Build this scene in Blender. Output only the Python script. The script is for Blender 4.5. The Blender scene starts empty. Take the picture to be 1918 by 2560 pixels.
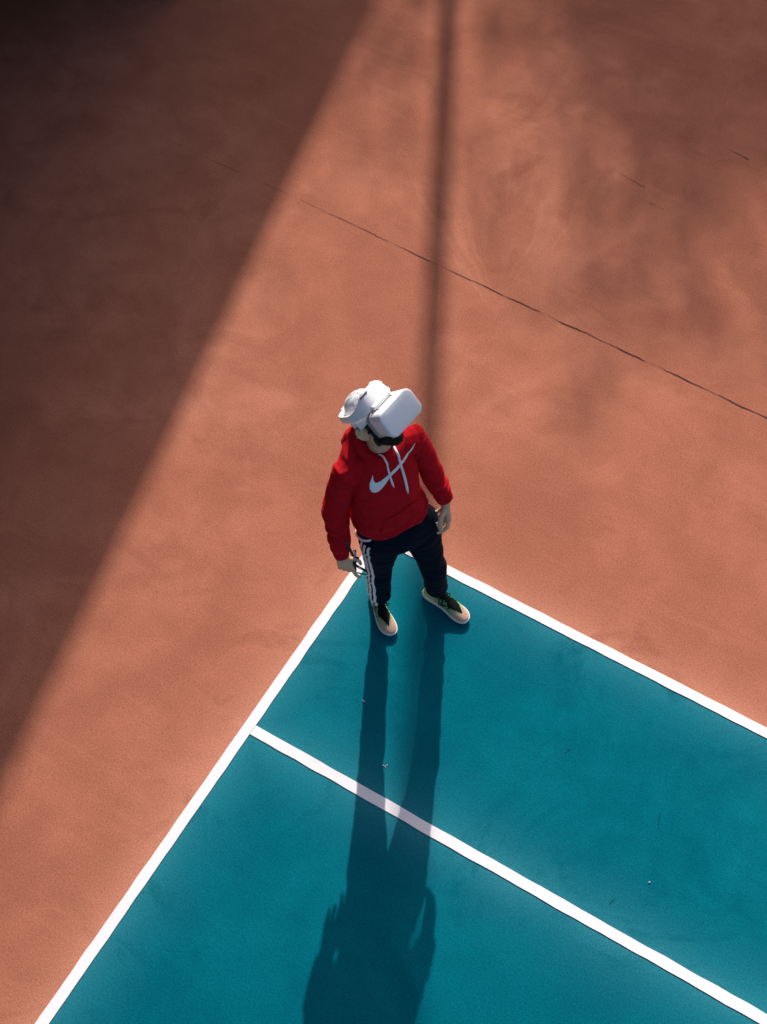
import bpy, bmesh, math, random
from mathutils import Vector, Matrix, noise
from mathutils.bvhtree import BVHTree
R = math.radians
scene = bpy.context.scene
COL = scene.collection

# ------------------------------------------------------------------ camera
cd = bpy.data.cameras.new("camera")
cam = bpy.data.objects.new("camera", cd)
COL.objects.link(cam)
cam.location = (0, 0, 7.08)
cam.rotation_euler = (R(90 - 58.1), 0, 0)
cd.sensor_fit = 'VERTICAL'
cd.sensor_height = 36.0
cd.lens = 36.0 * 3767 / 2560
cd.clip_end = 2000
scene.camera = cam

# ------------------------------------------------------------------ light
SUN_EL, SUN_ROT = R(31.3), math.atan(0.045)
w = bpy.data.worlds.new("World")
scene.world = w
w.use_nodes = True
nt = w.node_tree
bg = nt.nodes["Background"]
sky = nt.nodes.new("ShaderNodeTexSky")
sky.sky_type = 'NISHITA'
sky.sun_disc = False
sky.sun_elevation = SUN_EL
sky.sun_rotation = SUN_ROT
sky.air_density = 0.8
sky.dust_density = 4.0
sky.ozone_density = 0.6
nt.links.new(sky.outputs[0], bg.inputs[0])
bg.inputs[1].default_value = 0.118
sd = bpy.data.lights.new("sun", 'SUN')
sd.energy = 3.7
sd.angle = R(0.55)
sd.color = (1.0, 0.93, 0.84)
sun = bpy.data.objects.new("sun", sd)
COL.objects.link(sun)
SUN_DIR = Vector((math.sin(SUN_ROT) * math.cos(SUN_EL), math.cos(SUN_ROT) * math.cos(SUN_EL), math.sin(SUN_EL)))
sun.rotation_euler = (-SUN_DIR).to_track_quat('-Z', 'Y').to_euler()
sun.location = SUN_DIR * 60
vs = scene.view_settings
vs.view_transform = 'Standard'
vs.look = 'None'
vs.exposure = 0.6
vs.gamma = 1.0
vs.use_curve_mapping = False

# ------------------------------------------------------------------ helpers
def tag(o, label=None, cat=None, group=None, kind=None):
    if label: o['label'] = label
    if cat: o['category'] = cat
    if group: o['group'] = group
    if kind: o['kind'] = kind
    return o

def link(name, me, mat=None, parent=None, smooth=False):
    o = bpy.data.objects.new(name, me)
    COL.objects.link(o)
    if mat is not None:
        if not me.materials: me.materials.append(mat)
    if parent is not None: o.parent = parent
    if smooth:
        me.polygons.foreach_set('use_smooth', [True] * len(me.polygons))
    return o

def mesh(name, verts, faces):
    me = bpy.data.meshes.new(name)
    me.from_pydata([tuple(v) for v in verts], [], faces)
    me.update()
    return me

def bm_mesh(name, bm):
    bmesh.ops.recalc_face_normals(bm, faces=bm.faces[:])
    me = bpy.data.meshes.new(name)
    bm.to_mesh(me)
    bm.free()
    return me

def empty(name, loc=(0, 0, 0)):
    o = bpy.data.objects.new(name, None)
    o.empty_display_size = 0.1
    o.location = loc
    COL.objects.link(o)
    return o

class NG:
    """tiny node graph helper"""
    def __init__(s, name, rough=0.7, spec=0.3):
        s.m = bpy.data.materials.new(name)
        s.m.use_nodes = True
        s.t = s.m.node_tree
        s.b = s.t.nodes["Principled BSDF"]
        s.b.inputs['Roughness'].default_value = rough
        s.b.inputs['Specular IOR Level'].default_value = spec
    def n(s, typ, **kw):
        nd = s.t.nodes.new(typ)
        for k, v in kw.items(): setattr(nd, k, v)
        return nd
    def l(s, a, b): s.t.links.new(a, b)
    def coord(s, scale=(1, 1, 1), rot=(0, 0, 0)):
        tc = s.n("ShaderNodeTexCoord"); mp = s.n("ShaderNodeMapping")
        mp.inputs['Scale'].default_value = scale
        mp.inputs['Rotation'].default_value = rot
        s.l(tc.outputs['Object'], mp.inputs[0])
        return mp.outputs[0]
    def noise(s, vec, scale, detail=4, rough=0.6, dist=0.0):
        nd = s.n("ShaderNodeTexNoise")
        nd.inputs['Scale'].default_value = scale
        nd.inputs['Detail'].default_value = detail
        nd.inputs['Roughness'].default_value = rough
        nd.inputs['Distortion'].default_value = dist
        s.l(vec, nd.inputs['Vector'])
        return nd.outputs[0]
    def ramp(s, fac, stops):
        nd = s.n("ShaderNodeValToRGB")
        els = nd.color_ramp.elements
        while len(els) < len(stops): els.new(0.5)
        for e, (p, c) in zip(els, stops):
            e.position = p
            e.color = (*c, 1) if len(c) == 3 else c
        s.l(fac, nd.inputs[0])
        return nd.outputs[0]
    def gray(s, fac, p0, v0, p1, v1):
        nd = s.n("ShaderNodeMapRange")
        nd.inputs[1].default_value = p0; nd.inputs[2].default_value = p1
        nd.inputs[3].default_value = v0; nd.inputs[4].default_value = v1
        s.l(fac, nd.inputs[0])
        return nd.outputs[0]
    def mix(s, fac, a, b, mode='MIX'):
        nd = s.n("ShaderNodeMix", data_type='RGBA', blend_type=mode)
        for i, v in ((0, fac), (6, a), (7, b)):
            if isinstance(v, (int, float)): nd.inputs[i].default_value = v
            elif isinstance(v, tuple): nd.inputs[i].default_value = (*v, 1)
            else: s.l(v, nd.inputs[i])
        return nd.outputs[2]
    def math(s, op, a, b=0.0, c=0.0):
        nd = s.n("ShaderNodeMath", operation=op)
        for i, v in enumerate((a, b, c)):
            if isinstance(v, (int, float)): nd.inputs[i].default_value = v
            else: s.l(v, nd.inputs[i])
        return nd.outputs[0]
    def base(s, v):
        if isinstance(v, tuple): s.b.inputs['Base Color'].default_value = (*v, 1)
        else: s.l(v, s.b.inputs['Base Color'])
    def bump(s, h, strength=0.3, dist=0.002):
        nd = s.n("ShaderNodeBump")
        nd.inputs['Strength'].default_value = strength
        nd.inputs['Distance'].default_value = dist
        s.l(h, nd.inputs['Height'])
        s.l(nd.outputs[0], s.b.inputs['Normal'])

def simple(name, col, rough=0.6, spec=0.3, var=0.12, scale=40, bump=0.0, bdist=0.001):
    g = NG(name, rough, spec)
    v = g.coord()
    n = g.noise(v, scale, 4)
    lo = tuple(c * (1 - var) for c in col); hi = tuple(min(1, c * (1 + var)) for c in col)
    g.base(g.ramp(n, [(0.3, lo), (0.7, hi)]))
    if bump: g.bump(g.noise(v, scale * 4, 3), bump, bdist)
    return g.m

# ------------------------------------------------------------------ court frame: origin = outer corner of the lines
YAW = -0.5371
CORNER = Vector((-0.0226, 4.2857, 0))
EX = Vector((math.cos(YAW), math.sin(YAW), 0))
EY = Vector((-math.sin(YAW), math.cos(YAW), 0))
def cw(x, y, z=0): return CORNER + EX * x + EY * y + Vector((0, 0, z))
COURT_M = Matrix.Translation(CORNER) @ Matrix.Rotation(YAW, 4, 'Z')
def court_obj(name, verts, faces, mat, z):
    me = mesh(name, [(x, y, 0) for x, y in verts], faces)
    o = link(name, me, mat)
    o.matrix_world = COURT_M @ Matrix.Translation((0, 0, z))
    tag(o, kind='structure')
    return o
def quad(x0, y0, x1, y1): return [(x0, y0), (x1, y0), (x1, y1), (x0, y1)]

LW = 0.055
ALLEY = 1.372
def line_glow(g):
    """pale glow painted into the coating close to the court lines, in court coordinates"""
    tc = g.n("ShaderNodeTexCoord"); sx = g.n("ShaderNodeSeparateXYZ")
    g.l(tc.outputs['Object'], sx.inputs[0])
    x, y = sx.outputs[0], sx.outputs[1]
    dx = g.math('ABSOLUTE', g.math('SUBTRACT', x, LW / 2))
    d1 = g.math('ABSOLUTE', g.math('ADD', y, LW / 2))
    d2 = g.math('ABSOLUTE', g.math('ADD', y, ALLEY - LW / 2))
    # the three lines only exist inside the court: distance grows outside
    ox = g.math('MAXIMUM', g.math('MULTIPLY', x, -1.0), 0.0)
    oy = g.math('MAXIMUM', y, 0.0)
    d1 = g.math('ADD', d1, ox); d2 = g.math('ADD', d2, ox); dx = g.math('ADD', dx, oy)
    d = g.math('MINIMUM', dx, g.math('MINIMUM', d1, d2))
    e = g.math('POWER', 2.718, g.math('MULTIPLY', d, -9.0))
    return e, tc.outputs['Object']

def court_paint(name, base, light, dark, glow_sweep_col, glow_amt, swirl=None):
    g = NG(name, 0.9, 0.02)
    glow, vec = line_glow(g)
    big = g.noise(vec, 0.55, 5, 0.6, 0.6)
    mid = g.noise(vec, 2.6, 6, 0.65, 0.4)
    v2 = g.n("ShaderNodeMapping"); g.l(vec, v2.inputs[0])
    v2.inputs['Rotation'].default_value = (0, 0, R(38)); v2.inputs['Scale'].default_value = (0.5, 5.0, 1)
    streak = g.noise(v2.outputs[0], 1.6, 5, 0.7, 1.2)
    fine = g.noise(vec, 210, 2, 0.7)
    grain = g.noise(vec, 90, 3, 0.8)
    c = g.ramp(big, [(0.3, dark), (0.5, base), (0.72, light)])
    c = g.mix(g.gray(mid, 0.38, 0.0, 0.68, 0.75), c, dark)
    c = g.mix(g.gray(streak, 0.54, 0.0, 0.74, 0.28), c, light)
    c = g.mix(g.math('MULTIPLY', g.math('MULTIPLY', glow, glow_amt), g.gray(mid, 0.25, 0.55, 0.7, 1.1)), c, glow_sweep_col)  # glow beside the lines, painted into the coating colour
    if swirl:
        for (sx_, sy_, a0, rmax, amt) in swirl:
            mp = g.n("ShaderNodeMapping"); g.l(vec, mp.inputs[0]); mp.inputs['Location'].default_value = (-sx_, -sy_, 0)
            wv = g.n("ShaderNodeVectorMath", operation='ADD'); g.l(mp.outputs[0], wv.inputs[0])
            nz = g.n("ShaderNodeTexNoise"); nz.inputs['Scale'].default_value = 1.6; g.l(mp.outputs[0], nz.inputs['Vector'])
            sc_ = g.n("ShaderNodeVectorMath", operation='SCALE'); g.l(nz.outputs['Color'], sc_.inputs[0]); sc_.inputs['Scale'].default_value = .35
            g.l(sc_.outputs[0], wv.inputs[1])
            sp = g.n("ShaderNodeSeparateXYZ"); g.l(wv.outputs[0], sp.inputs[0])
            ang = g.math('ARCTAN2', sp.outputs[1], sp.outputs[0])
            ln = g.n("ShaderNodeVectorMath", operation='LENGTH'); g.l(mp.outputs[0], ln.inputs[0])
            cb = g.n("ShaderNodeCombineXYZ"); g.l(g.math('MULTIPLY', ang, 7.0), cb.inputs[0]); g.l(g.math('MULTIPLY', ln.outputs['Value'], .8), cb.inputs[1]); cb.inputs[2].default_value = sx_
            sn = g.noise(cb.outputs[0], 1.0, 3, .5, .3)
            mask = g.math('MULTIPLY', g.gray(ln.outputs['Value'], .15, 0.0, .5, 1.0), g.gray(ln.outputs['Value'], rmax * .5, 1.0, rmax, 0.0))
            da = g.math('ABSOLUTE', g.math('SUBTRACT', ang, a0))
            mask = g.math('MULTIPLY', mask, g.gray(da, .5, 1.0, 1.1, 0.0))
            c = g.mix(g.math('MULTIPLY', g.math('MULTIPLY', mask, g.gray(sn, .45, 0.0, .70, 1.0)), amt), c, glow_sweep_col)
            c = g.mix(g.math('MULTIPLY', g.math('MULTIPLY', mask, g.gray(sn, .48, 1.0, .30, 0.0)), 0.0), c, dark)
    st = g.noise(vec, 1.15, 7, .72, 1.5)
    c = g.mix(g.gray(st, .54, 0.0, .70, .85), c, dark)
    vo = g.n("ShaderNodeTexVoronoi"); vo.inputs['Scale'].default_value = 3.1; g.l(vec, vo.inputs['Vector'])
    spot = g.math('MULTIPLY', g.gray(vo.outputs['Distance'], .05, 1.0, .13, 0.0), g.gray(g.noise(vec, .9, 2), .50, 0.0, .62, .5))
    c = g.mix(g.math('MULTIPLY', spot, g.gray(grain, .35, .2, .65, 1.0)), c, light)
    k = g.math('ADD', g.gray(fine, 0.3, -0.34, 0.7, 0.34), g.gray(grain, 0.3, 0.80, 0.7, 1.20))
    vm = g.n("ShaderNodeVectorMath", operation='SCALE')
    g.l(c, vm.inputs[0]); g.l(k, vm.inputs['Scale'])
    g.base(vm.outputs[0])
    g.bump(g.math('ADD', fine, grain), 0.35, 0.002)
    return g.m

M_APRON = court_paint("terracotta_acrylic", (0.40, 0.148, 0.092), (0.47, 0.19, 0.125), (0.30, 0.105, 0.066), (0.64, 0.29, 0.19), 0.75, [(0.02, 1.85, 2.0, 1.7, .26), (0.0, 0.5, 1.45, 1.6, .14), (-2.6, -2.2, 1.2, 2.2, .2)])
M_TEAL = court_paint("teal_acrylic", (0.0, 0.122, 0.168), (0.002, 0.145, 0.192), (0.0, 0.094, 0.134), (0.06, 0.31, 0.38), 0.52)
g = NG("white_line_paint", 0.7, 0.3)
v = g.coord()
n1 = g.noise(v, 30, 5, 0.7); n2 = g.noise(v, 3, 4)
g.base(g.mix(g.gray(n1, 0.55, 0.0, 0.75, 0.6), g.ramp(n2, [(0.3, (0.78, 0.73, 0.76)), (0.7, (0.84, 0.79, 0.82))]), (0.62, 0.60, 0.62)))
g.bump(g.noise(v, 200, 2), 0.25, 0.001)
M_LINE = g.m
M_CRACK = simple("crack_tar", (0.075, 0.042, 0.030), 0.9, 0.1)
g = NG("grass_ground", 0.95, 0.1)
v = g.coord()
g.base(g.ramp(g.noise(v, 0.8, 6), [(0.3, (0.05, 0.075, 0.025)), (0.7, (0.10, 0.12, 0.05))]))
M_GRASS = g.m

# ------------------------------------------------------------------ ground
o = link("ground", mesh("ground", [(math.cos(a * math.pi / 24) * 900, math.sin(a * math.pi / 24) * 900, 0) for a in range(48)], [list(range(48))]), M_GRASS)
o.location = (0, 0, -0.012); tag(o, kind='structure')
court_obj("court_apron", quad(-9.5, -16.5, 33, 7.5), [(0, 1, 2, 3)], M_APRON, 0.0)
CL, CWD = 23.77, 10.973
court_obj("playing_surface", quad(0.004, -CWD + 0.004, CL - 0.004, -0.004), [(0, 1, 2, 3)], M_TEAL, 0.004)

def strip_line(name, x0, y0, x1, y1):
    """a painted line with slightly uneven brushed edges"""
    rnd = random.Random(hash((round(x0, 2), round(y0, 2))) & 255)
    L = max(x1 - x0, y1 - y0); n = int(L / 0.03)
    vs_, fs = [], []
    for i in range(n + 1):
        t = i / n
        e0, e1 = (noise.noise((t * L * 9, x0, y0)) * 0.0036, noise.noise((t * L * 9, x1 + 7, y1)) * 0.0036)
        if x1 - x0 > y1 - y0: vs_ += [(x0 + t * L, y0 + e0), (x0 + t * L, y1 + e1)]
        else: vs_ += [(x0 + e0, y0 + t * L), (x1 + e1, y0 + t * L)]
        if i: fs.append((2 * i - 2, 2 * i, 2 * i + 1, 2 * i - 1) if x1 - x0 > y1 - y0 else (2 * i - 2, 2 * i - 1, 2 * i + 1, 2 * i))
    return court_obj(name, vs_, fs, M_LINE, 0.008)
strip_line("baseline", 0, -CWD, LW, 0)
strip_line("baseline", CL - LW, -CWD, CL, 0)
strip_line("doubles_sideline", LW + .001, -LW, CL - LW - .001, 0)
strip_line("doubles_sideline", LW + .001, -CWD, CL - LW - .001, -CWD + LW)
strip_line("singles_sideline", LW + .001, -ALLEY, CL - LW - .001, -ALLEY + LW)
strip_line("singles_sideline", LW + .001, -CWD + ALLEY - LW, CL - LW - .001, -CWD + ALLEY)

def crack(pts, width, seed):
    """thin jagged joint: list of (x, y, strength) in court coordinates"""
    rnd = random.Random(seed)
    vs_, fs = [], []
    for (x0, y0, s0), (x1, y1, s1) in zip(pts, pts[1:]):
        L = math.hypot(x1 - x0, y1 - y0); n = max(2, int(L / 0.016))
        for i in range(n + 1):
            t = i / n
            x, y, s = x0 + (x1 - x0) * t, y0 + (y1 - y0) * t, s0 + (s1 - s0) * t
            j = noise.noise((x * 7, seed, 0)) * 0.010 + noise.noise((x * 40, seed, 3)) * 0.0045
            q = noise.noise((x * 5.5, seed, 9)) + 0.55 * noise.noise((x * 23, seed, 4))
            hw = width * s * max(0.0, min(1.2, 0.85 + q * 1.1)) / 2
            vs_ += [(x, y + j - hw), (x, y + j + hw)]
            if i: k = len(vs_); fs.append((k - 4, k - 2, k - 1, k - 3))
    return court_obj("joint_crack", vs_, fs, M_CRACK, 0.003)
crack([(-2.9, 1.862, 0.0), (-2.35, 1.854, .45), (-1.95, 1.852, .35), (-1.75, 1.851, .3), (-1.35, 1.846, .6), (-0.75, 1.83, .9), (0.3, 1.815, 1.1), (1.02, 1.803, 1.15), (3.5, 1.75, 1.1), (16, 1.6, 1.0)], 0.0052, 1)
crack([(-0.05, 3.098, .4), (0.144, 3.072, .9)], 0.0055, 2)
crack([(0.222, 2.963, .8), (0.329, 2.955, .5)], 0.005, 3)
crack([(0.446, 3.657, .4), (0.615, 3.637, .9)], 0.0055, 4)

M_SCUFF = simple("rubber_scuff", (0.004, 0.05, 0.065), 0.9, 0.05)
def scuff(p0, p1, wd, seed):
    L = math.hypot(p1[0] - p0[0], p1[1] - p0[1]); n = 14
    dx, dy = (p1[0] - p0[0]) / L, (p1[1] - p0[1]) / L
    vs_, fs = [], []
    for i in range(n + 1):
        t = i / n; b = .010 * math.sin(t * 3) + .004 * noise.noise((t * 6, seed, 0))
        hw_ = wd * math.sin(math.pi * t) * max(.15, .6 + noise.noise((t * 9, seed, 5)))
        x, y = p0[0] + dx * L * t - dy * b, p0[1] + dy * L * t + dx * b
        vs_ += [(x + dy * hw_, y - dx * hw_), (x - dy * hw_, y + dx * hw_)]
        if i: fs.append((2 * i - 2, 2 * i, 2 * i + 1, 2 * i - 1))
    o = link("scuff_mark", mesh("scuff_mark", [(x, y, .0066) for x, y in vs_], fs), M_SCUFF); tag(o, kind='structure')
scuff((1.345, 2.56), (1.375, 2.68), .0025, 1); scuff((1.07, 2.19), (1.12, 2.235), .002, 2); scuff((.905, 2.96), (.96, 3.0), .0018, 3)

# ------------------------------------------------------------------ clubhouse (outside the frame, its eave throws the long shadow)
def box(bm, c, s, mat=None):
    r = bmesh.ops.create_cube(bm, size=1.0)
    bmesh.ops.scale(bm, vec=s, verts=r['verts'])
    if mat is not None: bmesh.ops.transform(bm, matrix=mat, verts=r['verts'])
    bmesh.ops.translate(bm, vec=c, verts=r['verts'])
    return r['verts']
HB = 8.0
k = HB / math.tan(SUN_EL)
# eave line on the ground frame: the shadow edge moved back along the sun
e0 = Vector((-0.04 + 0.045 * k, 8.64 + k, 0)); ed = Vector((0.3145, 1, 0)).normalized()
en = Vector((-ed.y, ed.x, 0))          # away from the court
bl = empty("clubhouse", e0)
bl.rotation_euler = (0, 0, math.atan2(ed.y, ed.x))
tag(bl, "long two storey brick clubhouse with overhanging flat roof beside the court", "building")
M_BRICK = NG("dark_brick", 0.85, 0.2)
br = M_BRICK.n("ShaderNodeTexBrick")
br.inputs['Scale'].default_value = 1.0; br.inputs['Brick Width'].default_value = 0.24; br.inputs['Row Height'].default_value = 0.075
br.inputs['Mortar Size'].default_value = 0.008
br.inputs['Color1'].default_value = (0.10, 0.055, 0.04, 1); br.inputs['Color2'].default_value = (0.075, 0.042, 0.032, 1); br.inputs['Mortar'].default_value = (0.12, 0.115, 0.11, 1)
M_BRICK.l(M_BRICK.coord(rot=(R(90), 0, 0)), br.inputs[0]); M_BRICK.base(br.outputs[0])
M_ROOF = simple("roof_felt", (0.07, 0.07, 0.075), 0.9)
M_GLASS = NG("window_glass", 0.05, 0.5); M_GLASS.base((0.02, 0.025, 0.03)); M_GLASS = M_GLASS.m
M_FRAME = simple("dark_window_frame", (0.05, 0.05, 0.055), 0.5)
# local frame: +x along the eave, +y away from the court, origin on the eave line
BX0, BX1 = -30.0, 14.0
bm = bmesh.new(); box(bm, ((BX0 + BX1) / 2, 6.3, (HB - .25) / 2), (BX1 - BX0 - .8, 11.4, HB - .25)); link("wall", bm_mesh("wall", bm), M_BRICK.m, bl)
bm = bmesh.new(); box(bm, ((BX0 + BX1) / 2, 6.3, HB - .125), (BX1 - BX0, 12.6, .25)); link("roof", bm_mesh("roof", bm), M_ROOF, bl)
wf = bmesh.new(); box(wf, (0, 0, 0), (1.6, .08, 1.3)); wfm = bm_mesh("window", wf)
wp = bmesh.new(); box(wp, (0, -.045, 0), (1.46, .02, 1.16)); wpm = bm_mesh("pane", wp)
for iz, z in enumerate((1.9, 5.6)):
    for ix in range(12):
        f = link("window", wfm, M_FRAME, bl); f.location = (BX0 + 3 + ix * 3.4, .57, z)
        link("pane", wpm, M_GLASS, f)

# unseen slab added along the clubhouse wall to block sky; stays inside its shadow
ZC = 2.5
kc = (HB - ZC) / math.tan(SUN_EL)
cmat = bl.matrix_basis.inverted()
ce0 = Vector((-0.04 - 0.10 - 0.443 * ZC, 8.64, 0))
def blocker_x(y): return ce0.x + 0.3145 * (y - 8.64)
cy0, cy1 = -12.0, 26.0
P4 = [p_ for p_ in (Vector((blocker_x(cy0), cy0, 0)), Vector((blocker_x(cy1), cy1, 0)), Vector((blocker_x(cy1) - 2.75, cy1, 0)), Vector((blocker_x(cy0) - 2.75, cy0, 0)))]
cv = [p + Vector((0, 0, ZC)) for p in P4] + [p + Vector((0, 0, ZC + .12)) for p in P4]
bpy.context.view_layer.update()
cinv = bl.matrix_world.inverted()
cme = mesh("canopy", [cinv @ p for p in cv], [(0, 3, 2, 1), (4, 5, 6, 7), (0, 1, 5, 4), (1, 2, 6, 5), (2, 3, 7, 6), (3, 0, 4, 7)])
link("canopy", cme, M_ROOF, bl)  # no real canopy: the unseen slab added to block sky
# ------------------------------------------------------------------ floodlight mast (its shadow runs past the person)
ms = empty("floodlight_mast", (1.03, 19.2, 0))
tag(ms, "tall grey steel floodlight mast standing behind the court", "light mast")
M_STEEL = simple("galvanised_steel", (0.35, 0.36, 0.37), 0.45, 0.5)
def frustum(bm, p0, p1, r0, r1, n=20, cap=True):
    p0, p1 = Vector(p0), Vector(p1); d = (p1 - p0).normalized()
    a = d.orthogonal().normalized(); b = d.cross(a)
    A = [bm.verts.new(p0 + (a * math.cos(i * 2 * math.pi / n) + b * math.sin(i * 2 * math.pi / n)) * r0) for i in range(n)]
    B = [bm.verts.new(p1 + (a * math.cos(i * 2 * math.pi / n) + b * math.sin(i * 2 * math.pi / n)) * r1) for i in range(n)]
    for i in range(n): bm.faces.new((A[i], A[(i + 1) % n], B[(i + 1) % n], B[i]))
    if cap: bm.faces.new(A[::-1]); bm.faces.new(B)
bm = bmesh.new(); frustum(bm, (0, 0, 0), (-.22, 0, 14.5), .088, .055); link("pole", bm_mesh("pole", bm), M_STEEL, ms, True)
bm = bmesh.new(); box(bm, (0, 0, .02), (.4, .4, .04)); link("base_plate", bm_mesh("base_plate", bm), M_STEEL, ms)
bm = bmesh.new(); box(bm, (-.22, 0, 14.45), (2.2, .08, .08)); link("crossarm", bm_mesh("crossarm", bm), M_STEEL, ms)
for s in (-.9, -.3, .3, .9):
    bm = bmesh.new(); box(bm, (s - .22, -.16, 14.6), (.4, .14, .3), Matrix.Rotation(R(35), 4, 'X')); link("lamp_head", bm_mesh("lamp_head", bm), M_STEEL, ms)

# ------------------------------------------------------------------ trees behind the court (outside the frame, dappled shade)
g = NG("leaf_green", 0.55, 0.3)
oi = g.n("ShaderNodeTexNoise"); oi.inputs['Scale'].default_value = 1.3
g.base(g.ramp(oi.outputs[0], [(0.35, (0.035, 0.07, 0.015)), (0.65, (0.085, 0.13, 0.03))]))
M_LEAF = g.m
M_BARK = simple("bark", (0.09, 0.065, 0.045), 0.9, 0.1, 0.4, 12, 0.6, 0.01)
def tree(loc, h, r, seed, nleaf, label, zlo=0.35, squash=1.0):
    rnd = random.Random(seed)
    t = empty("broadleaf_tree", loc); tag(t, label, "tree", "trees behind the court")
    bm = bmesh.new()
    frustum(bm, (0, 0, 0), (0.05, 0, h * .45), .17, .11, 10)
    tips = []
    for i in range(9):
        a = i * 2.4 + rnd.random(); z0 = h * (.3 + .04 * i)
        e = Vector((math.cos(a) * r * rnd.uniform(.45, .8), math.sin(a) * r * rnd.uniform(.45, .8), z0 + rnd.uniform(.1, .32) * h))
        frustum(bm, (0.04, 0, z0), e, .06, .015, 7); tips.append(e)
    frustum(bm, (0.05, 0, h * .45), (0, 0, h * .93), .11, .02, 8)
    link("trunk", bm_mesh("trunk", bm), M_BARK, t, True)
    vs_, fs = [], []
    cl = []
    for i in range(70):
        while True:
            p = Vector((rnd.uniform(-1, 1), rnd.uniform(-1, 1), rnd.uniform(-1, 1)))
            if .25 < p.length < 1: break
        c = Vector((p.x * r, p.y * r, h * (zlo + 1) / 2 + p.z * h * (1 - zlo) / 2 * squash))
        cl.append((c, rnd.uniform(.25, .62)))
    for i in range(nleaf):
        c, s = cl[rnd.randrange(len(cl))]
        p = c + Vector((rnd.gauss(0, s), rnd.gauss(0, s), rnd.gauss(0, s * .7)))
        u = Vector((rnd.gauss(0, 1), rnd.gauss(0, 1), rnd.gauss(0, 1))).normalized(); v_ = u.orthogonal().normalized()
        L = rnd.uniform(.07, .13); W_ = L * .55
        b0 = len(vs_)
        vs_ += [p - u * L, p + v_ * W_, p + u * L, p - v_ * W_]; fs.append((b0, b0 + 1, b0 + 2, b0 + 3))
    cr = link("crown", mesh("crown", vs_, fs), M_LEAF, t)
    return t
tree((4.9, 33.0, 0), 17.0, 2.6, 3, 15000, "tallest broad leafy tree behind the court nearest the right side", .55)
tree((2.5, 32.0, 0), 15.7, 2.1, 5, 11000, "leafy tree just right of the floodlight mast", .55)
tree((-.4, 32.5, 0), 15.2, 2.0, 8, 9000, "slim leafy tree just left of the floodlight mast", .6)
tree((8.2, 31.0, 0), 17.4, 2.8, 12, 15000, "wide leafy tree at the far right behind the court", .45)
# unseen trees added beside the court to block sky and darken the shade
for i, (q, hh, lb) in enumerate(((5.0, 10.5, "first leafy tree added out of view to block sky along the long side of the court"),
                                 (9.6, 11.5, "second and tallest unseen tree added to block sky along the long side of the court"),
                                 (14.2, 10.0, "third unseen tree added to block sky along the long side of the court"),
                                 (18.8, 11.0, "last unseen tree added to block sky along the long side near the far end of the court"))):
    p = cw(q, 8.6)
    tree((p.x, p.y, 0), hh, 2.6, 40 + i, 9000, lb, .12)
def blocker_conifer(loc, h, r, seed, n, label):
    rnd = random.Random(seed)
    t = empty("blocker_conifer", loc); tag(t, label, "tree")
    bm = bmesh.new(); frustum(bm, (0, 0, 0), (0, 0, h * .95), .11, .01, 9); link("trunk", bm_mesh("trunk", bm), M_BARK, t, True)
    vs_, fs = [], []
    for i in range(n):
        z = h * (.03 + .95 * (1 - rnd.random() ** .55)); rr = r * (1 - z / h) * (.80 + .20 * math.cos(z * 9)) * math.sqrt(rnd.uniform(.05, 1)); a = rnd.uniform(0, 2 * math.pi)
        p = V3(rr * math.cos(a), rr * math.sin(a), z)
        d = V3(math.cos(a) + rnd.gauss(0, .4), math.sin(a) + rnd.gauss(0, .4), -.35 + rnd.gauss(0, .3)).normalized(); q = d.orthogonal().normalized() * .05
        L = .11; b0 = len(vs_)
        vs_ += [p - d * L, p + q, p + d * L, p - q]; fs.append((b0, b0 + 1, b0 + 2, b0 + 3))
    link("crown", mesh("crown", vs_, fs), M_LEAF, t)
V3 = lambda *a: Vector(a)
blocker_conifer((-1.75, 12.4, 0), 6.3, 1.25, 4, 9000, "narrow dense cone tree added out of view to block sky left of the floodlight mast")  # added out of view, blocks sky over the upper left ground
# unseen hut added by the clubhouse to block sky and deepen the shade
sd_ = empty("blocker_shed", (-2.82, 9.78, 0))
tag(sd_, "low dark timber hut added out of view by the clubhouse to block sky", "sky_blocker")
M_BLOCKER_TIMBER = simple("blocker_timber", (0.06, 0.045, 0.035), 0.85, 0.1, 0.3, 9)
bm = bmesh.new(); box(bm, (0, 0, 1.2), (2.95, 1.9, 2.4)); link("wall", bm_mesh("wall", bm), M_BLOCKER_TIMBER, sd_)  # wall, roof and door all belong to the added hut
bm = bmesh.new(); box(bm, (0, 0, 2.46), (3.1, 2.1, .10)); link("roof", bm_mesh("roof", bm), M_ROOF, sd_)
bm = bmesh.new(); box(bm, (.55, -.965, .98), (.85, .05, 1.9)); link("door", bm_mesh("door", bm), M_FRAME, sd_)
# ------------------------------------------------------------------ person: helpers
def V(*a): return Vector(a)
def tube(bm, pts, rad, n=16, frame=None):
    """closed tube; rad entries are r or (a, b) measured along frame vectors (u, v)"""
    pts = [Vector(p) for p in pts]
    rings = []
    prev = None
    for i, p in enumerate(pts):
        t = (pts[min(i + 1, len(pts) - 1)] - pts[max(i - 1, 0)]).normalized()
        if frame is not None:
            u = (Vector(frame) - t * t.dot(Vector(frame))).normalized()
        else:
            u = t.orthogonal().normalized() if prev is None else (prev - t * t.dot(prev)).normalized()
        prev = u
        v_ = t.cross(u)
        r = rad[i]
        a, b = r if isinstance(r, tuple) else (r, r)
        rings.append([bm.verts.new(p + u * (a * math.cos(k * 2 * math.pi / n)) + v_ * (b * math.sin(k * 2 * math.pi / n))) for k in range(n)])
    for A, B in zip(rings, rings[1:]):
        for k in range(n): bm.faces.new((A[k], A[(k + 1) % n], B[(k + 1) % n], B[k]))
    bm.faces.new(rings[0][::-1]); bm.faces.new(rings[-1])

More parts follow.
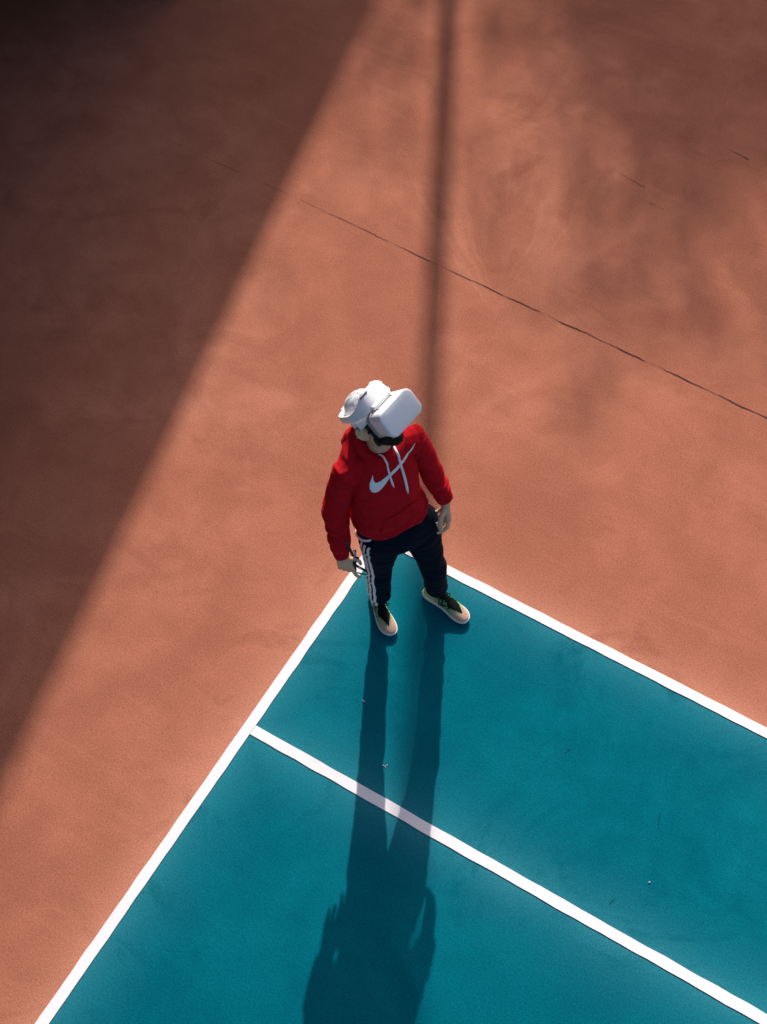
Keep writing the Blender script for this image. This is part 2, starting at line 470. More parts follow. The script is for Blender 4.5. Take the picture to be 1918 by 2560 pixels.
def capsule(bm, p0, p1, r0, r1, n=12):
    p0, p1 = Vector(p0), Vector(p1)
    d = (p1 - p0).normalized()
    pts, rad = [], []
    for a in (80, 55, 28): pts.append(p0 - d * r0 * math.sin(R(a))); rad.append(r0 * math.cos(R(a)))
    pts.append(p0); rad.append(r0); pts.append(p1); rad.append(r1)
    for a in (28, 55, 80): pts.append(p1 + d * r1 * math.sin(R(a))); rad.append(r1 * math.cos(R(a)))
    tube(bm, pts, rad, n)

def blob(bm, c, r, mat=None, n=3):
    q = bmesh.ops.create_icosphere(bm, subdivisions=n, radius=1.0)
    bmesh.ops.scale(bm, vec=r if isinstance(r, tuple) else (r, r, r), verts=q['verts'])
    if mat is not None: bmesh.ops.transform(bm, matrix=mat, verts=q['verts'])
    bmesh.ops.translate(bm, vec=c, verts=q['verts'])

def sections(bm, secs, U, Vv, n=40, e=2.4):
    """stack of superellipse rings: (centre, half width along U, half depth along Vv)"""
    rings = []
    for c, a, b in secs:
        ring = []
        for k in range(n):
            t = k * 2 * math.pi / n
            cx, cy = math.cos(t), math.sin(t)
            x = math.copysign(abs(cx) ** (2 / e), cx) * a; y = math.copysign(abs(cy) ** (2 / e), cy) * b
            ring.append(bm.verts.new(Vector(c) + U * x + Vv * y))
        rings.append(ring)
    for A, B in zip(rings, rings[1:]):
        for k in range(n): bm.faces.new((A[k], A[(k + 1) % n], B[(k + 1) % n], B[k]))
    bm.faces.new(rings[0][::-1]); bm.faces.new(rings[-1])

def fuse(name, bm, voxel, smooth=3, factor=0.5):
    """union of everything in bm as one continuous surface"""
    me = bm_mesh(name + "_raw", bm)
    o = bpy.data.objects.new("tmp", me); COL.objects.link(o)
    m = o.modifiers.new("r", 'REMESH'); m.mode = 'VOXEL'; m.voxel_size = voxel
    if smooth:
        m2 = o.modifiers.new("s", 'SMOOTH'); m2.iterations = smooth; m2.factor = factor
    dg = bpy.context.evaluated_depsgraph_get()
    out = bpy.data.meshes.new_from_object(o.evaluated_get(dg))
    out.name = name
    bpy.data.objects.remove(o); bpy.data.meshes.remove(me)
    out.polygons.foreach_set('use_smooth', [True] * len(out.polygons))
    return out

def displace(me, fn):
    nor = [v_.normal.copy() for v_ in me.vertices]
    for v_, n_ in zip(me.vertices, nor):
        v_.co = v_.co + n_ * fn(v_.co, n_)
    me.update()

def bvh_of(me):
    return BVHTree.FromPolygons([v_.co for v_ in me.vertices], [p.vertices[:] for p in me.polygons])

def extrude_sheet(verts, faces, normals, th):
    """give a sheet thickness: outer skin at +th, rim down to the sheet"""
    n = len(verts)
    V2 = [Vector(v_) + nn * th for v_, nn in zip(verts, normals)] + [Vector(v_) - nn * 0.001 for v_, nn in zip(verts, normals)]
    F2 = [tuple(f) for f in faces]
    edges = {}
    for f in faces:
        for a, b in zip(f, f[1:] + f[:1]): edges[(a, b)] = edges.get((a, b), 0) + 1
    for (a, b) in list(edges):
        if (b, a) not in edges: F2.append((b, a, a + n, b + n))
    return V2, F2

# body frames
LT = V(0.895, 0.446, 0).normalized()      # the person's left
FT = V(0.446, -0.895, 0).normalized()     # the way the chest faces
UP = V(0, 0, 1)
HIP_R, HIP_L = V(-.012, 3.70, .92), V(.160, 3.785, .92)
KNEE_R, KNEE_L = V(-.024, 3.745, .51), V(.250, 3.768, .51)
ANK_R, ANK_L = V(-.019, 3.80, .10), V(.283, 3.850, .10)
SH_R, SH_L = V(-.176, 3.718, 1.425), V(.146, 3.880, 1.478)
EL_R, EL_L = V(-.224, 3.675, 1.195), V(.220, 3.853, 1.258)
WR_R, WR_L = V(-.196, 3.560, .978), V(.284, 3.808, 1.095)
HEAD_C = V(-.033, 3.826, 1.68)
HYAW, HPITCH, HROLL = R(50), R(34), R(3)
# head frame: x forward, y left, z up
fx = V(math.sin(HYAW), -math.cos(HYAW), 0)
Fh = fx * math.cos(HPITCH) + UP * math.sin(HPITCH)
Lh = UP.cross(fx).normalized()
Uh = Fh.cross(Lh).normalized()
HM = Matrix(((Fh.x, Lh.x, Uh.x, HEAD_C.x), (Fh.y, Lh.y, Uh.y, HEAD_C.y), (Fh.z, Lh.z, Uh.z, HEAD_C.z), (0, 0, 0, 1))) @ Matrix.Rotation(HROLL, 4, 'X')
def hw(x, y, z): return HM @ V(x, y, z)

# ------------------------------------------------------------------ person: materials
g = NG("skin", 0.5, 0.35)
v = g.coord()
c = g.ramp(g.noise(v, 18, 5, .6), [(0.3, (0.66, 0.395, 0.235)), (0.7, (0.78, 0.50, 0.32))])
g.base(c); g.bump(g.noise(v, 350, 3), 0.15, 0.0006)
g.b.inputs['Subsurface Weight'].default_value = 0.06
g.b.inputs['Subsurface Radius'].default_value = (0.01, 0.004, 0.002)
M_SKIN = g.m
def cloth(name, lo, hi, rough=0.92, weave=700, sheen=0.25):
    g = NG(name, rough, 0.12)
    v = g.coord()
    g.base(g.ramp(g.noise(v, 25, 5, .65), [(0.3, lo), (0.7, hi)]))
    g.bump(g.math('ADD', g.noise(v, weave, 2), g.noise(v, 60, 4)), 0.3, 0.0012)
    g.b.inputs['Sheen Weight'].default_value = sheen
    g.b.inputs['Sheen Roughness'].default_value = 0.5
    g.b.inputs['Sheen Tint'].default_value = (*hi, 1)
    return g.m
M_RED = cloth("red_fleece", (0.42, 0.005, 0.012), (0.54, 0.008, 0.017))
M_NAVY = cloth("navy_jersey", (0.001, 0.005, 0.014), (0.002, 0.009, 0.022), 0.9, 900, 0.0)
M_WHITEPRINT = simple("white_print", (0.86, 0.86, 0.86), 0.7, 0.2, 0.05)
M_CORD = cloth("white_cord", (0.76, 0.75, 0.80), (0.86, 0.85, 0.90), 0.85, 1200, 0.1)
M_CAP = cloth("white_cap_cotton", (0.70, 0.70, 0.74), (0.80, 0.80, 0.83), 0.85, 900, 0.1)
M_PLASTIC = simple("white_matte_plastic", (0.88, 0.86, 0.87), 0.38, 0.45, 0.02, 15)
M_PLASTIC2 = simple("pale_grey_plastic", (0.50, 0.50, 0.53), 0.45, 0.4, 0.04)
M_FOAM = simple("grey_foam", (0.38, 0.39, 0.41), 0.95, 0.05, 0.3, 260, 0.8, 0.002)
M_BLACK = simple("black_plastic", (0.012, 0.013, 0.015), 0.4, 0.4)
M_HAIR = simple("dark_hair", (0.010, 0.008, 0.007), 0.6, 0.25, 0.4, 300)
M_LACE = simple("black_lace", (0.008, 0.010, 0.010), 0.9, 0.1)
M_SOLE = simple("white_foam_sole", (0.72, 0.72, 0.74), 0.7, 0.25, 0.06, 60)
M_TEALPRINT = simple("teal_print", (0.01, 0.16, 0.20), 0.7, 0.2)

# ------------------------------------------------------------------ person: body (one continuous figure)
def hand(bm, wrist, along, palm, side, curls, thumb, spread=1.0, sc=1.0):
    """palm + four fingers + thumb; side = +1 when the thumb lies on  along x palm"""
    x = Vector(along).normalized(); z = (Vector(palm) - x * x.dot(Vector(palm))).normalized(); y = x.cross(z) * side
    P = lambda a, b, c: Vector(wrist) + (x * a + y * b + z * c) * sc
    ys = [.031, .0105, -.0105, -.030]; xs = [.088, .092, .087, .079]
    for k in range(4):
        capsule(bm, P(.0, ys[k] * .62, 0), P(xs[k], ys[k], 0), .0145 * sc, .0115 * sc, 10)
    capsule(bm, P(.02, .022, .006), P(.07, .0, .008), .015 * sc, .012 * sc, 10)
    capsule(bm, P(-.03, 0, 0), P(.015, 0, 0), .024 * sc, .024 * sc)
    Ls = [(.044, .026, .021), (.048, .029, .022), (.044, .027, .021), (.034, .020, .018)]
    for k in range(4):
        p = P(xs[k], ys[k], 0); a = 0.0
        sp = (ys[k] * 2.2) * spread
        for j in range(3):
            a += R(curls[k][j])
            d = x * math.cos(a) + z * math.sin(a) + y * sp * (1 - .3 * j)
            q = p + d.normalized() * Ls[k][j] * sc
            r0 = (.0095, .0088, .0078)[j] * (0.9 if k == 3 else 1); r1 = (.0088, .0078, .0066)[j] * (0.9 if k == 3 else 1)
            capsule(bm, p, q, r0 * sc, r1 * sc, 10); p = q
    p = P(.022, .026, .006)
    for j, (dx, dy, dz) in enumerate(thumb):
        d = (x * dx + y * dy + z * dz).normalized()
        q = p + d * (.044, .034, .027)[j] * sc
        capsule(bm, p, q, (.0135, .0105, .0098)[j] * sc, (.011, .0098, .0078)[j] * sc, 10); p = q

bm = bmesh.new()
# trunk, neck and limbs (covered by clothes)
sections(bm, [(V(.070, 3.74, .89), .14, .09), (V(.066, 3.735, .97), .145, .095), (V(.035, 3.74, 1.08), .12, .085), (V(.0, 3.77, 1.3), .120, .09),
              (V(-.008, 3.79, 1.42), .125, .08), (V(-.015, 3.805, 1.52), .07, .06)], LT, FT, 24, 2.2)
for a, b, c, r in ((HIP_R, KNEE_R, ANK_R, 1), (HIP_L, KNEE_L, ANK_L, 1)):
    capsule(bm, a, b, .080, .052); capsule(bm, b, c, .052, .034)
for a, b, c in ((SH_R, EL_R, WR_R), (SH_L, EL_L, WR_L)):
    capsule(bm, a, b, .048, .036); capsule(bm, b, c, .036, .024)
capsule(bm, V(-.016, 3.812, 1.48), hw(-.022, 0, -.055), .066, .058, 18)
# head
def hb(c, r, rot=None):
    m = HM.to_3x3().to_4x4()
    if rot is not None: m = m @ rot
    blob(bm, hw(*c), r, m)
hb((-.012, 0, .052), (.097, .075, .086))
hb((.030, 0, -.005), (.062, .060, .085))
hb((.034, 0, -.062), (.054, .050, .046))
hb((.070, 0, -.084), (.030, .034, .026))
for s in (-1, 1):
    hb((.066, .036 * s, -.008), (.026, .024, .020))
    hb((.080, .030 * s, .040), (.018, .026, .012))
    hb((-.006, .050 * s, -.060), (.030, .018, .040))
capsule(bm, hw(.090, 0, .026), hw(.113, 0, -.016), .0085, .0125)
for s in (-1, 1): hb((.103, .011 * s, -.021), (.009, .008, .008))
capsule(bm, hw(.090, -.018, -.0465), hw(.090, .018, -.0465), .0075, .0075)
capsule(bm, hw(.088, -.016, -.058), hw(.088, .016, -.058), .0085, .0085)
# ears: helix rim, inner shell, lobe
for s in (-1, 1):
    EY_ = lambda x: (.0745 + .024 * max(0, (.014 - x) / .040)) * s
    EP = lambda x, z, o=0: hw(x, EY_(x) + o * s, z)
    pts = [(-.006 + .0205 * math.sin(R(k)) - .004 * math.cos(R(k)), .003 + .032 * math.cos(R(k))) for k in range(70, -190, -20)]
    for p, q in zip(pts, pts[1:]): capsule(bm, EP(*p, .002), EP(*q, .002), .0046, .0046, 8)
    for x, z, r in ((-.006, .012, .012), (-.010, -.004, .012), (-.004, -.016, .010), (-.014, .014, .009), (-.018, .0, .008), (.004, .0, .009)):
        capsule(bm, hw(x + .006, .066 * s, z), EP(x, z, -.005), r, r * .8, 10)
    for zz in range(-24, 30, 6):
        for xx in range(-22, 12, 6):
            if ((xx + 6) / 21) ** 2 + ((zz - 3) / 33) ** 2 < 1: blob(bm, EP(xx / 1000, zz / 1000, -.0062), .0056, None, 1)
    hb((.0, .0800 * s, -.029), (.0095, .006, .0105))
    capsule(bm, EP(.009, .004, .003), EP(.008, -.010, .003), .0045, .0045, 8)
    capsule(bm, EP(-.010, .016, .001), EP(-.013, -.008, .001), .004, .0035, 8)
# hands
hand(bm, WR_L + V(.004, -.004, -.02), V(.12, -.10, -1.0), -LT + V(-.1, .15, -.05), -1,
     [(14, 40, 38), (30, 52, 40), (44, 56, 40), (50, 56, 40)], [(.62, .42, .66), (.95, .18, .20), (1, .06, .0)], 1.0, 1.20)
hand(bm, WR_R + V(.002, -.002, -.012), V(.22, -.20, -1.0), V(.30, 1.0, .0), 1,
     [(10, 14, 12), (40, 70, 45), (54, 74, 45), (58, 74, 45)], [(.62, .55, .60), (.95, .0, .45), (1, -.12, .3)], .8, 1.04)
for side, (an, dr) in enumerate(((ANK_R, V(.306, -.952, 0)), (ANK_L, V(.80, -.60, 0)))):
    d = dr.normalized()
    capsule(bm, an + V(0, 0, -.035) - d * .030, an + d * .10 + V(0, 0, -.066), .028, .018)
body = fuse("person", bm, .0032, 3)
person = link("person", body, M_SKIN)
tag(person, "man in red hoodie and navy track pants wearing white headset at the court corner", "person")
body_bvh = bvh_of(body)
HMI = HM.inverted()
for s in (-1, 1):
    bm = bmesh.new(); blob(bm, hw(.088, .031 * s, .022), .012); link("eye", bm_mesh("eye", bm), M_WHITEPRINT, person, True)

# ------------------------------------------------------------------ hoodie
TC = [(.030, 3.730, 1.030), (.030, 3.730, 1.060), (.029, 3.732, 1.090), (.022, 3.735, 1.135), (.012, 3.744, 1.2), (.000, 3.760, 1.31), (-.010, 3.782, 1.40), (-.014, 3.800, 1.475), (-.018, 3.81, 1.54)]
TA = [.163, .166, .180, .172, .158, .154, .158, .126, .080]
TB = [.098, .102, .120, .128, .134, .134, .122, .100, .082]
bm = bmesh.new()
sections(bm, [(V(*c), a, b) for c, a, b in zip(TC, TA, TB)], LT, FT)
def sleeve(sh, el, wr, inner, f=1.0):
    d1 = (el - sh).normalized(); d2 = (wr - el).normalized()
    pts = [inner, sh + d1 * .0, sh + d1 * .09, sh.lerp(el, .65), el - d1 * .03, el + (d2 - d1) * .01, el + d2 * .05, el.lerp(wr, .5), el.lerp(wr, .74), el.lerp(wr, .83), el.lerp(wr, .87), wr + d2 * .012]
    tube(bm, pts, [q_ * f for q_ in (.056, .066, .062, .058, .055, .054, .053, .048, .045, .043)] + [.037, .035], 20)
sleeve(SH_R, EL_R, WR_R, V(-.07, 3.77, 1.43)); sleeve(SH_L, EL_L, WR_L, V(.06, 3.83, 1.45), .88)
for q_ in (SH_R - UP * .005 + LT * .02, SH_L - UP * .005 - LT * .02): capsule(bm, V(-.018, 3.812, 1.492), q_, .072, .060)
capsule(bm, V(-.09, 3.845, 1.49), SH_R + UP * .004, .056, .056)
capsule(bm, V(-.115, 3.865, 1.515), SH_R + UP * .010 + LT * .015, .052, .050)
# hood: rolled collar round the neck and the soft bag hanging behind
NC = V(-.020, 3.812, 1.555)
pts, rad = [], []
for k in range(25):
    a = R(k * 15)            # 0 = front
    f, l = math.cos(a), math.sin(a)
    back = (1 - f) / 2
    pts.append(NC + FT * (f * (.088 + .012 * back)) + LT * (l * .088) + UP * (-.030 + .055 * back)); rad.append((.020 + .014 * back, .024 + .02 * back))
tube(bm, pts, rad, 14)
blob(bm, NC - FT * .092 + UP * -.062, (.135, .062, .082), Matrix.Rotation(math.atan2(LT.y, LT.x), 4, 'Z'))
blob(bm, NC - FT * .078 + UP * .008 - LT * .02, (.090, .042, .038), Matrix.Rotation(math.atan2(LT.y, LT.x), 4, 'Z'))
hoodie_me = fuse("hoodie", bm, .0045, 5)
def seg_d(p, a, b):
    ab = b - a; t = max(0, min(1, (p - a).dot(ab) / ab.length_squared)); return (p - a - ab * t).length, t
def smooth01(t): t = max(0, min(1, t)); return t * t * (3 - 2 * t)
def hoodie_folds(p, n):
    dR, tR = seg_d(p, EL_R, WR_R); dL, tL = seg_d(p, EL_L, WR_L)
    uR, sR = seg_d(p, SH_R, EL_R); uL, sL = seg_d(p, SH_L, EL_L)
    dm = min(dR, dL, uR, uL)
    arm = max(0, min(1, (.10 - dm) / .03)) * (1 if abs((p - V(0.03, 3.76, 0)).dot(LT)) > .15 else 0)
    h = 0.0
    if arm > 0:
        ax = p.z
        q = V(p.x * 6, p.y * 6, ax * 26 + 1.6 * noise.noise(p * 7))
        amp = .0062 + .0085 * max(0, 1 - abs(p.z - 1.19) / .11) + .004 * max(0, 1 - abs(p.z - 1.06) / .06)
        h += arm * amp * (1 - 2 * abs(noise.noise(q)))
    t = 1 - arm
    low = max(0, min(1, (1.24 - p.z) / .20))
    l_, f_ = p.dot(LT), p.dot(FT)
    q = V(l_ * 5.0 + p.z * 3.0, f_ * 4, p.z * 12 - l_ * 5)
    h += t * (.0050 + .0150 * low) * (1 - 2.2 * abs(noise.noise(q)))
    q1 = V(l_ * 4.0, f_ * 4, p.z * 30 + 2.2 * noise.noise((l_ * 5, f_ * 5, 1)))
    h += t * low * .0095 * (1 - 2.0 * abs(noise.noise(q1)))
    # drag lines from the armpits across the chest sides
    for sg in (-1, 1):
        c = (SH_R if sg < 0 else SH_L) - UP * .11 - LT * sg * .02
        d_ = (p - c); rr = d_.length
        if rr < .20:
            an = math.atan2(d_.z, -sg * d_.dot(LT))
            h += t * .0110 * max(0, 1 - rr / .20) * (1 - 2.2 * abs(noise.noise((an * 2.6, rr * 3, sg * 5))))
    q2 = V(l_ * 13, f_ * 9, p.z * 16 + 5)
    h += t * .0034 * noise.noise(q2)
    if p.z > 1.44:      # hood creases
        q3 = V(p.dot(LT) * 10, p.dot(FT) * 10, p.z * 22)
        h += min(1, (p.z - 1.44) / .05) * .004 * (1 - 2 * abs(noise.noise(q3)))
    h *= .25 + .75 * smooth01((p.z - 1.06) / .05) if t > .5 else 1.0
    return h
displace(hoodie_me, hoodie_folds)
hoodie = link("hoodie", hoodie_me, M_RED, person)
hood_bvh = bvh_of(hoodie_me)

PN = (FT * math.cos(R(48)) + UP * math.sin(R(48))).normalized()
PT = (UP * math.cos(R(48)) - FT * math.sin(R(48))).normalized()
PO = V(.01, 3.75, 1.3)
def front_hit(s, t, bvh=None):
    """point on the chest: s metres towards the person's left, t up the slope of the chest"""
    hit, nor, _, _ = (bvh or hood_bvh).ray_cast(PO + LT * s + PT * t + PN * .7, -PN)
    if hit is None: hit, nor = PO + LT * s + PT * t, PN
    return hit, nor
def front_sheet(name, poly, mat, parent, off=.0022, step=.008):
    """flat piece in chest coordinates, wrapped on to the hoodie"""
    bm = bmesh.new()
    vs_ = [bm.verts.new((s_, t_, 0)) for s_, t_ in poly]
    f = bm.faces.new(vs_)
    bmesh.ops.triangulate(bm, faces=[f])
    for _ in range(6):
        es = [e for e in bm.edges if e.calc_length() > step]
        if not es: break
        bmesh.ops.subdivide_edges(bm, edges=es, cuts=1)
        bmesh.ops.triangulate(bm, faces=bm.faces[:])
    bm.verts.index_update()
    pts, nn = [], []
    for v_ in bm.verts:
        h, n_ = front_hit(v_.co.x, v_.co.y)
        pts.append(h); nn.append((n_ + PN).normalized())
    fs = [[v_.index for v_ in f.verts] for f in bm.faces]
    f = fs[0]
    if (bm_co(bm, f[1]) - bm_co(bm, f[0])).cross(bm_co(bm, f[2]) - bm_co(bm, f[0])).z < 0: fs = [q[::-1] for q in fs]
    bm.free()
    V2, F2 = extrude_sheet(pts, fs, nn, off)
    return link(name, mesh(name, V2, F2), mat, parent, False)
def bm_co(bm, i):
    bm.verts.ensure_lookup_table(); return bm.verts[i].co.copy()
def front_cord(name, path, r, mat, parent, lift):
    """cord lying on the hoodie along (s, t, radius factor)"""
    pts, rad = [], []
    P2 = []
    for (a, b, c), (a2, b2, c2) in zip(path, path[1:]):
        n = max(2, int(math.hypot(a2 - a, b2 - b) / .006))
        P2 += [(a + (a2 - a) * i / n, b + (b2 - b) * i / n, c + (c2 - c) * i / n) for i in range(n)]
    P2.append(path[-1])
    for a, b, c in P2:
        h, n_ = front_hit(a, b)
        pts.append(h + PN * (lift + .0015 * noise.noise((b * 60, a * 60, 0)))); rad.append((r * c, r * c * .45))
    # ease the cord over small creases
    for _ in range(3): pts = [pts[0]] + [(p * 2 + q + w_) / 4 for q, p, w_ in zip(pts, pts[1:], pts[2:])] + [pts[-1]]
    bm = bmesh.new(); tube(bm, pts, rad, 8, LT)
    return link(name, bm_mesh(name, bm), mat, parent, True)
front_sheet("chest_swoosh", [(0.1514, 0.1532), (0.1304, 0.1319), (0.1019, 0.1116), (0.0732, 0.0944), (0.0543, 0.0832), (0.0337, 0.0727), (0.0061, 0.0605), (-0.0169, 0.0462), (-0.0405, 0.0275), (-0.0598, 0.0155), (-0.0776, 0.0071), (-0.0947, 0.0080), (-0.1061, 0.0179), (-0.1094, 0.0323), (-0.1038, 0.0540), (-0.0959, 0.0661), (-0.0875, 0.0783), (-0.0812, 0.0912), (-0.0831, 0.0767), (-0.0838, 0.0617), (-0.0803, 0.0528), (-0.0716, 0.0484), (-0.0575, 0.0494), (-0.0375, 0.0568), (-0.0162, 0.0653), (0.0106, 0.0781), (0.0366, 0.0909), (0.0639, 0.1027), (0.0874, 0.1138), (0.1179, 0.1303)], M_WHITEPRINT, hoodie, .0022, .008)
front_cord("drawstring", [(-0.0306, 0.1713, 1.00), (-0.0206, 0.1658, 1.00), (-0.0174, 0.1573, 1.00), (-0.0200, 0.1427, 0.95), (-0.0121, 0.1093, 0.90), (-0.0108, 0.0696, 0.95), (-0.0089, 0.0363, 1.05), (-0.0079, 0.0160, 1.15), (-0.0029, -0.0041, 0.25)], .0048, M_CORD, hoodie, .0050)
front_cord("drawstring", [(0.0507, 0.1936, 0.90), (0.0435, 0.1738, 1.00), (0.0420, 0.1509, 1.00), (0.0515, 0.1103, 1.00), (0.0520, 0.0799, 1.00), (0.0551, 0.0371, 1.05), (0.0561, -0.0076, 1.10), (0.0570, -0.0396, 1.10), (0.0572, -0.0612, 0.25)], .0058, M_CORD, hoodie, .0050)
front_sheet("front_pocket", [(-0.0747, -0.1448), (-0.0807, -0.1757), (-0.091, -0.198), (-0.097, -0.209), (-0.0414, -0.222), (0.0132, -0.220), (0.0781, -0.207), (0.120, -0.185), (0.140, -0.165), (0.143, -0.145), (0.125, -0.128), (0.0704, -0.122), (0.0179, -0.1349), (-0.0303, -0.1448)], M_RED, hoodie, .0075, .010)

# ------------------------------------------------------------------ track pants
bm = bmesh.new()
sections(bm, [(V(.055, 3.732, 1.05), .15, .105), (V(.065, 3.732, 1.0), .175, .115), (V(.070, 3.733, .94), .200, .120), (V(.072, 3.737, .89), .200, .112), (V(.070, 3.742, .862), .13, .085)], LT, FT, 36, 2.2)
def leg(hip, kn, an, kd):
    pts = [hip + UP * .02, hip.lerp(kn, .25), hip.lerp(kn, .55), hip.lerp(kn, .85), kn, kn.lerp(an, .25), kn.lerp(an, .55), kn.lerp(an, .72), kn.lerp(an, .85), an + UP * .045, an + UP * .030]
    tube(bm, pts, [.100, .096, .080, .066, .062, .060, .056, .052, .048, .042, .040], 24)
leg(HIP_R, KNEE_R, ANK_R, 0); leg(HIP_L, KNEE_L, ANK_L, 0)
pants_me = fuse("track_pants", bm, .005, 4)
def pants_folds(p, n):
    z = p.z
    amp = .0035 + .006 * max(0, 1 - abs(z - .50) / .10) + .008 * max(0, 1 - abs(z - .20) / .14) + .004 * max(0, 1 - abs(z - .84) / .08)
    q = V(p.x * 7, p.y * 7, z * 17 + p.x * 6)
    return amp * (1 - 2.1 * abs(noise.noise(q))) + .002 * noise.noise(p * 26)
displace(pants_me, pants_folds)
pants = link("track_pants", pants_me, M_NAVY, person)
pants_bvh = bvh_of(pants_me)
def leg_axis(side, z):
    h, k_, a = (HIP_R, KNEE_R, ANK_R) if side < 0 else (HIP_L, KNEE_L, ANK_L)
    if z > k_.z: t = (h.z - z) / (h.z - k_.z); return h.lerp(k_, t)
    t = (k_.z - z) / (k_.z - a.z); return k_.lerp(a, t)
def leg_strip(name, side, off0, off1, z0, z1, mat, dirv, parent):
    """a stripe down the outside of a leg between two sideways offsets"""
    n = int(abs(z1 - z0) / .006)
    tang = UP.cross(dirv).normalized()
    pts, nn, fs = [], [], []
    for i in range(n + 1):
        z = z0 + (z1 - z0) * i / n
        c = leg_axis(side, z); c.z = z
        wob = .004 * noise.noise((z * 14, side, 0))
        for k in range(3):
            o_ = off0 + (off1 - off0) * k / 2 + wob
            hit, nr, _, _ = pants_bvh.ray_cast(c + dirv * .4 + tang * o_, -dirv)
            if hit is None: hit, nr = c + dirv * .07 + tang * o_, dirv
            pts.append(hit); nn.append((nr + dirv * .5).normalized())
        if i:
            for k in range(2):
                a = (i - 1) * 3 + k; fs.append([a, a + 1, a + 4, a + 3])
    for _ in range(3):
        q = [p.copy() for p in pts]
        for i in range(3, len(pts) - 3):
            pts[i] = (q[i - 3] + q[i] * 2 + q[i + 3]) / 4
    if (pts[1] - pts[0]).cross(pts[3] - pts[0]).dot(dirv) < 0: fs = [f[::-1] for f in fs]
    V2, F2 = extrude_sheet(pts, fs, nn, .0042)
    return link(name, mesh(name, V2, F2), mat, parent)
for side in (-1, 1):
    dv = (LT * side * 1.0 + FT * (.30 if side < 0 else -.9)).normalized()
    for k in range(3):
        a = -.0270 + k * .0235
        leg_strip("side_stripe", side, a, a + .0115, .965, .150, M_WHITEPRINT, dv, pants)

# small white emblem of slanted bars on the left thigh
for q4 in (((.2471, 3.7454, .9652), (.26, 3.7635, .9472), (.2632, 3.7690, .9262), (.251, 3.7419, .9481)),
           ((.2536, 3.7414, .9401), (.2634, 3.7672, .9206), (.266, 3.7683, .9061), (.2574, 3.7479, .9224)),
           ((.2601, 3.7502, .9130), (.2668, 3.7644, .9003), (.2693, 3.7592, .8864), (.2627, 3.7477, .8967)),
           ((.2636, 3.7465, .8908), (.2693, 3.7554, .8840), (.2702, 3.7507, .8772), (.2653, 3.7437, .8834))):
    qp = []
    for p in q4:
        h, n_, _, _ = pants_bvh.find_nearest(V(*p)); qp.append(h + V(.92, -.25, .25) * .002)
    fs = [[0, 1, 2, 3]]
    if (qp[1] - qp[0]).cross(qp[2] - qp[0]).dot(V(.92, -.25, .25)) < 0: fs = [[3, 2, 1, 0]]
    link("thigh_emblem", mesh("thigh_emblem", *extrude_sheet(qp, fs, [V(.92, -.25, .25).normalized()] * 4, .0015)), M_WHITEPRINT, pants)

# ------------------------------------------------------------------ shirt tail with a white edge showing at the right hip
def hip_band(name, zs, out, mat, parent, a0, a1, th):
    pts, nn, fs = [], [], []
    n = 26; m = len(zs)
    for i in range(n + 1):
        a = R(a0 + (a1 - a0) * i / n)
        d = (FT * math.cos(a) + LT * math.sin(a)).normalized()
        fl = abs(math.sin(math.pi * i / n)) ** .6
        for z, o_ in zip(zs, out):
            c = V(.066, 3.732, z + .07 * (i / n) ** 3 + .006 * noise.noise((i * .4, 2, 0)))
            r = 1 / math.sqrt((d.dot(LT) / .196) ** 2 + (d.dot(FT) / .128) ** 2)
            pts.append(c + d * (r + o_ * fl + .004 * noise.noise((i * .5, 0, 0)))); nn.append(d)
        if i:
            for k in range(m - 1):
                q = (i - 1) * m + k; fs.append([q, q + 1, q + 1 + m, q + m])
    if (pts[1] - pts[0]).cross(pts[m] - pts[0]).dot(nn[0]) < 0: fs = [f[::-1] for f in fs]
    V2, F2 = extrude_sheet(pts, fs, nn, th)
    return link(name, mesh(name, V2, F2), mat, parent, True)
sh = hip_band("undershirt", (1.06, 1.03, 1.00, .985), (-.012, .000, .006, .010), M_NAVY, person, -150, -70, .002)
hip_band("shirt_edge", (.987, .978, .969), (.0105, .0125, .013), M_CORD, sh, -150, -70, .003)

# ------------------------------------------------------------------ beard and temple hair, cut from the head surface
def lin(a, b, x): return max(0.0, min(1.0, (x - a) / (b - a)))
def beard_mask(q, n):
    x, y, z = q.x, abs(q.y), q.z
    if z > .085 or z < -.135 or x < .002: return 0
    if n.z < -.70 and x < .040: return 0                               # throat
    side = lin(.012, .020, x) * (1 - lin(.040, .052, x)) * lin(.045, .055, y) if z > -.045 else 0
    top = -.040 + .10 * max(0, .045 - x)
    jaw = lin(top + .006, top - .006, z) * lin(.008, .018, x)
    lips = 1 if (x > .088 and y < .022 and -.062 < z < -.040) else 0
    must = 1 if (x > .080 and y < .036 and -.043 < z < -.028) else 0
    return max(side, jaw * (1 - lips), must)
def temple_mask(q, n):
    x, y, z = q.x, abs(q.y), q.z
    if y < .035: return 0
    return 1 if (.022 < x < .058 and .030 < z < .125 and not (x > .045 and z < .06)) or (-.075 < x < -.028 and -.045 < z < .04) else 0
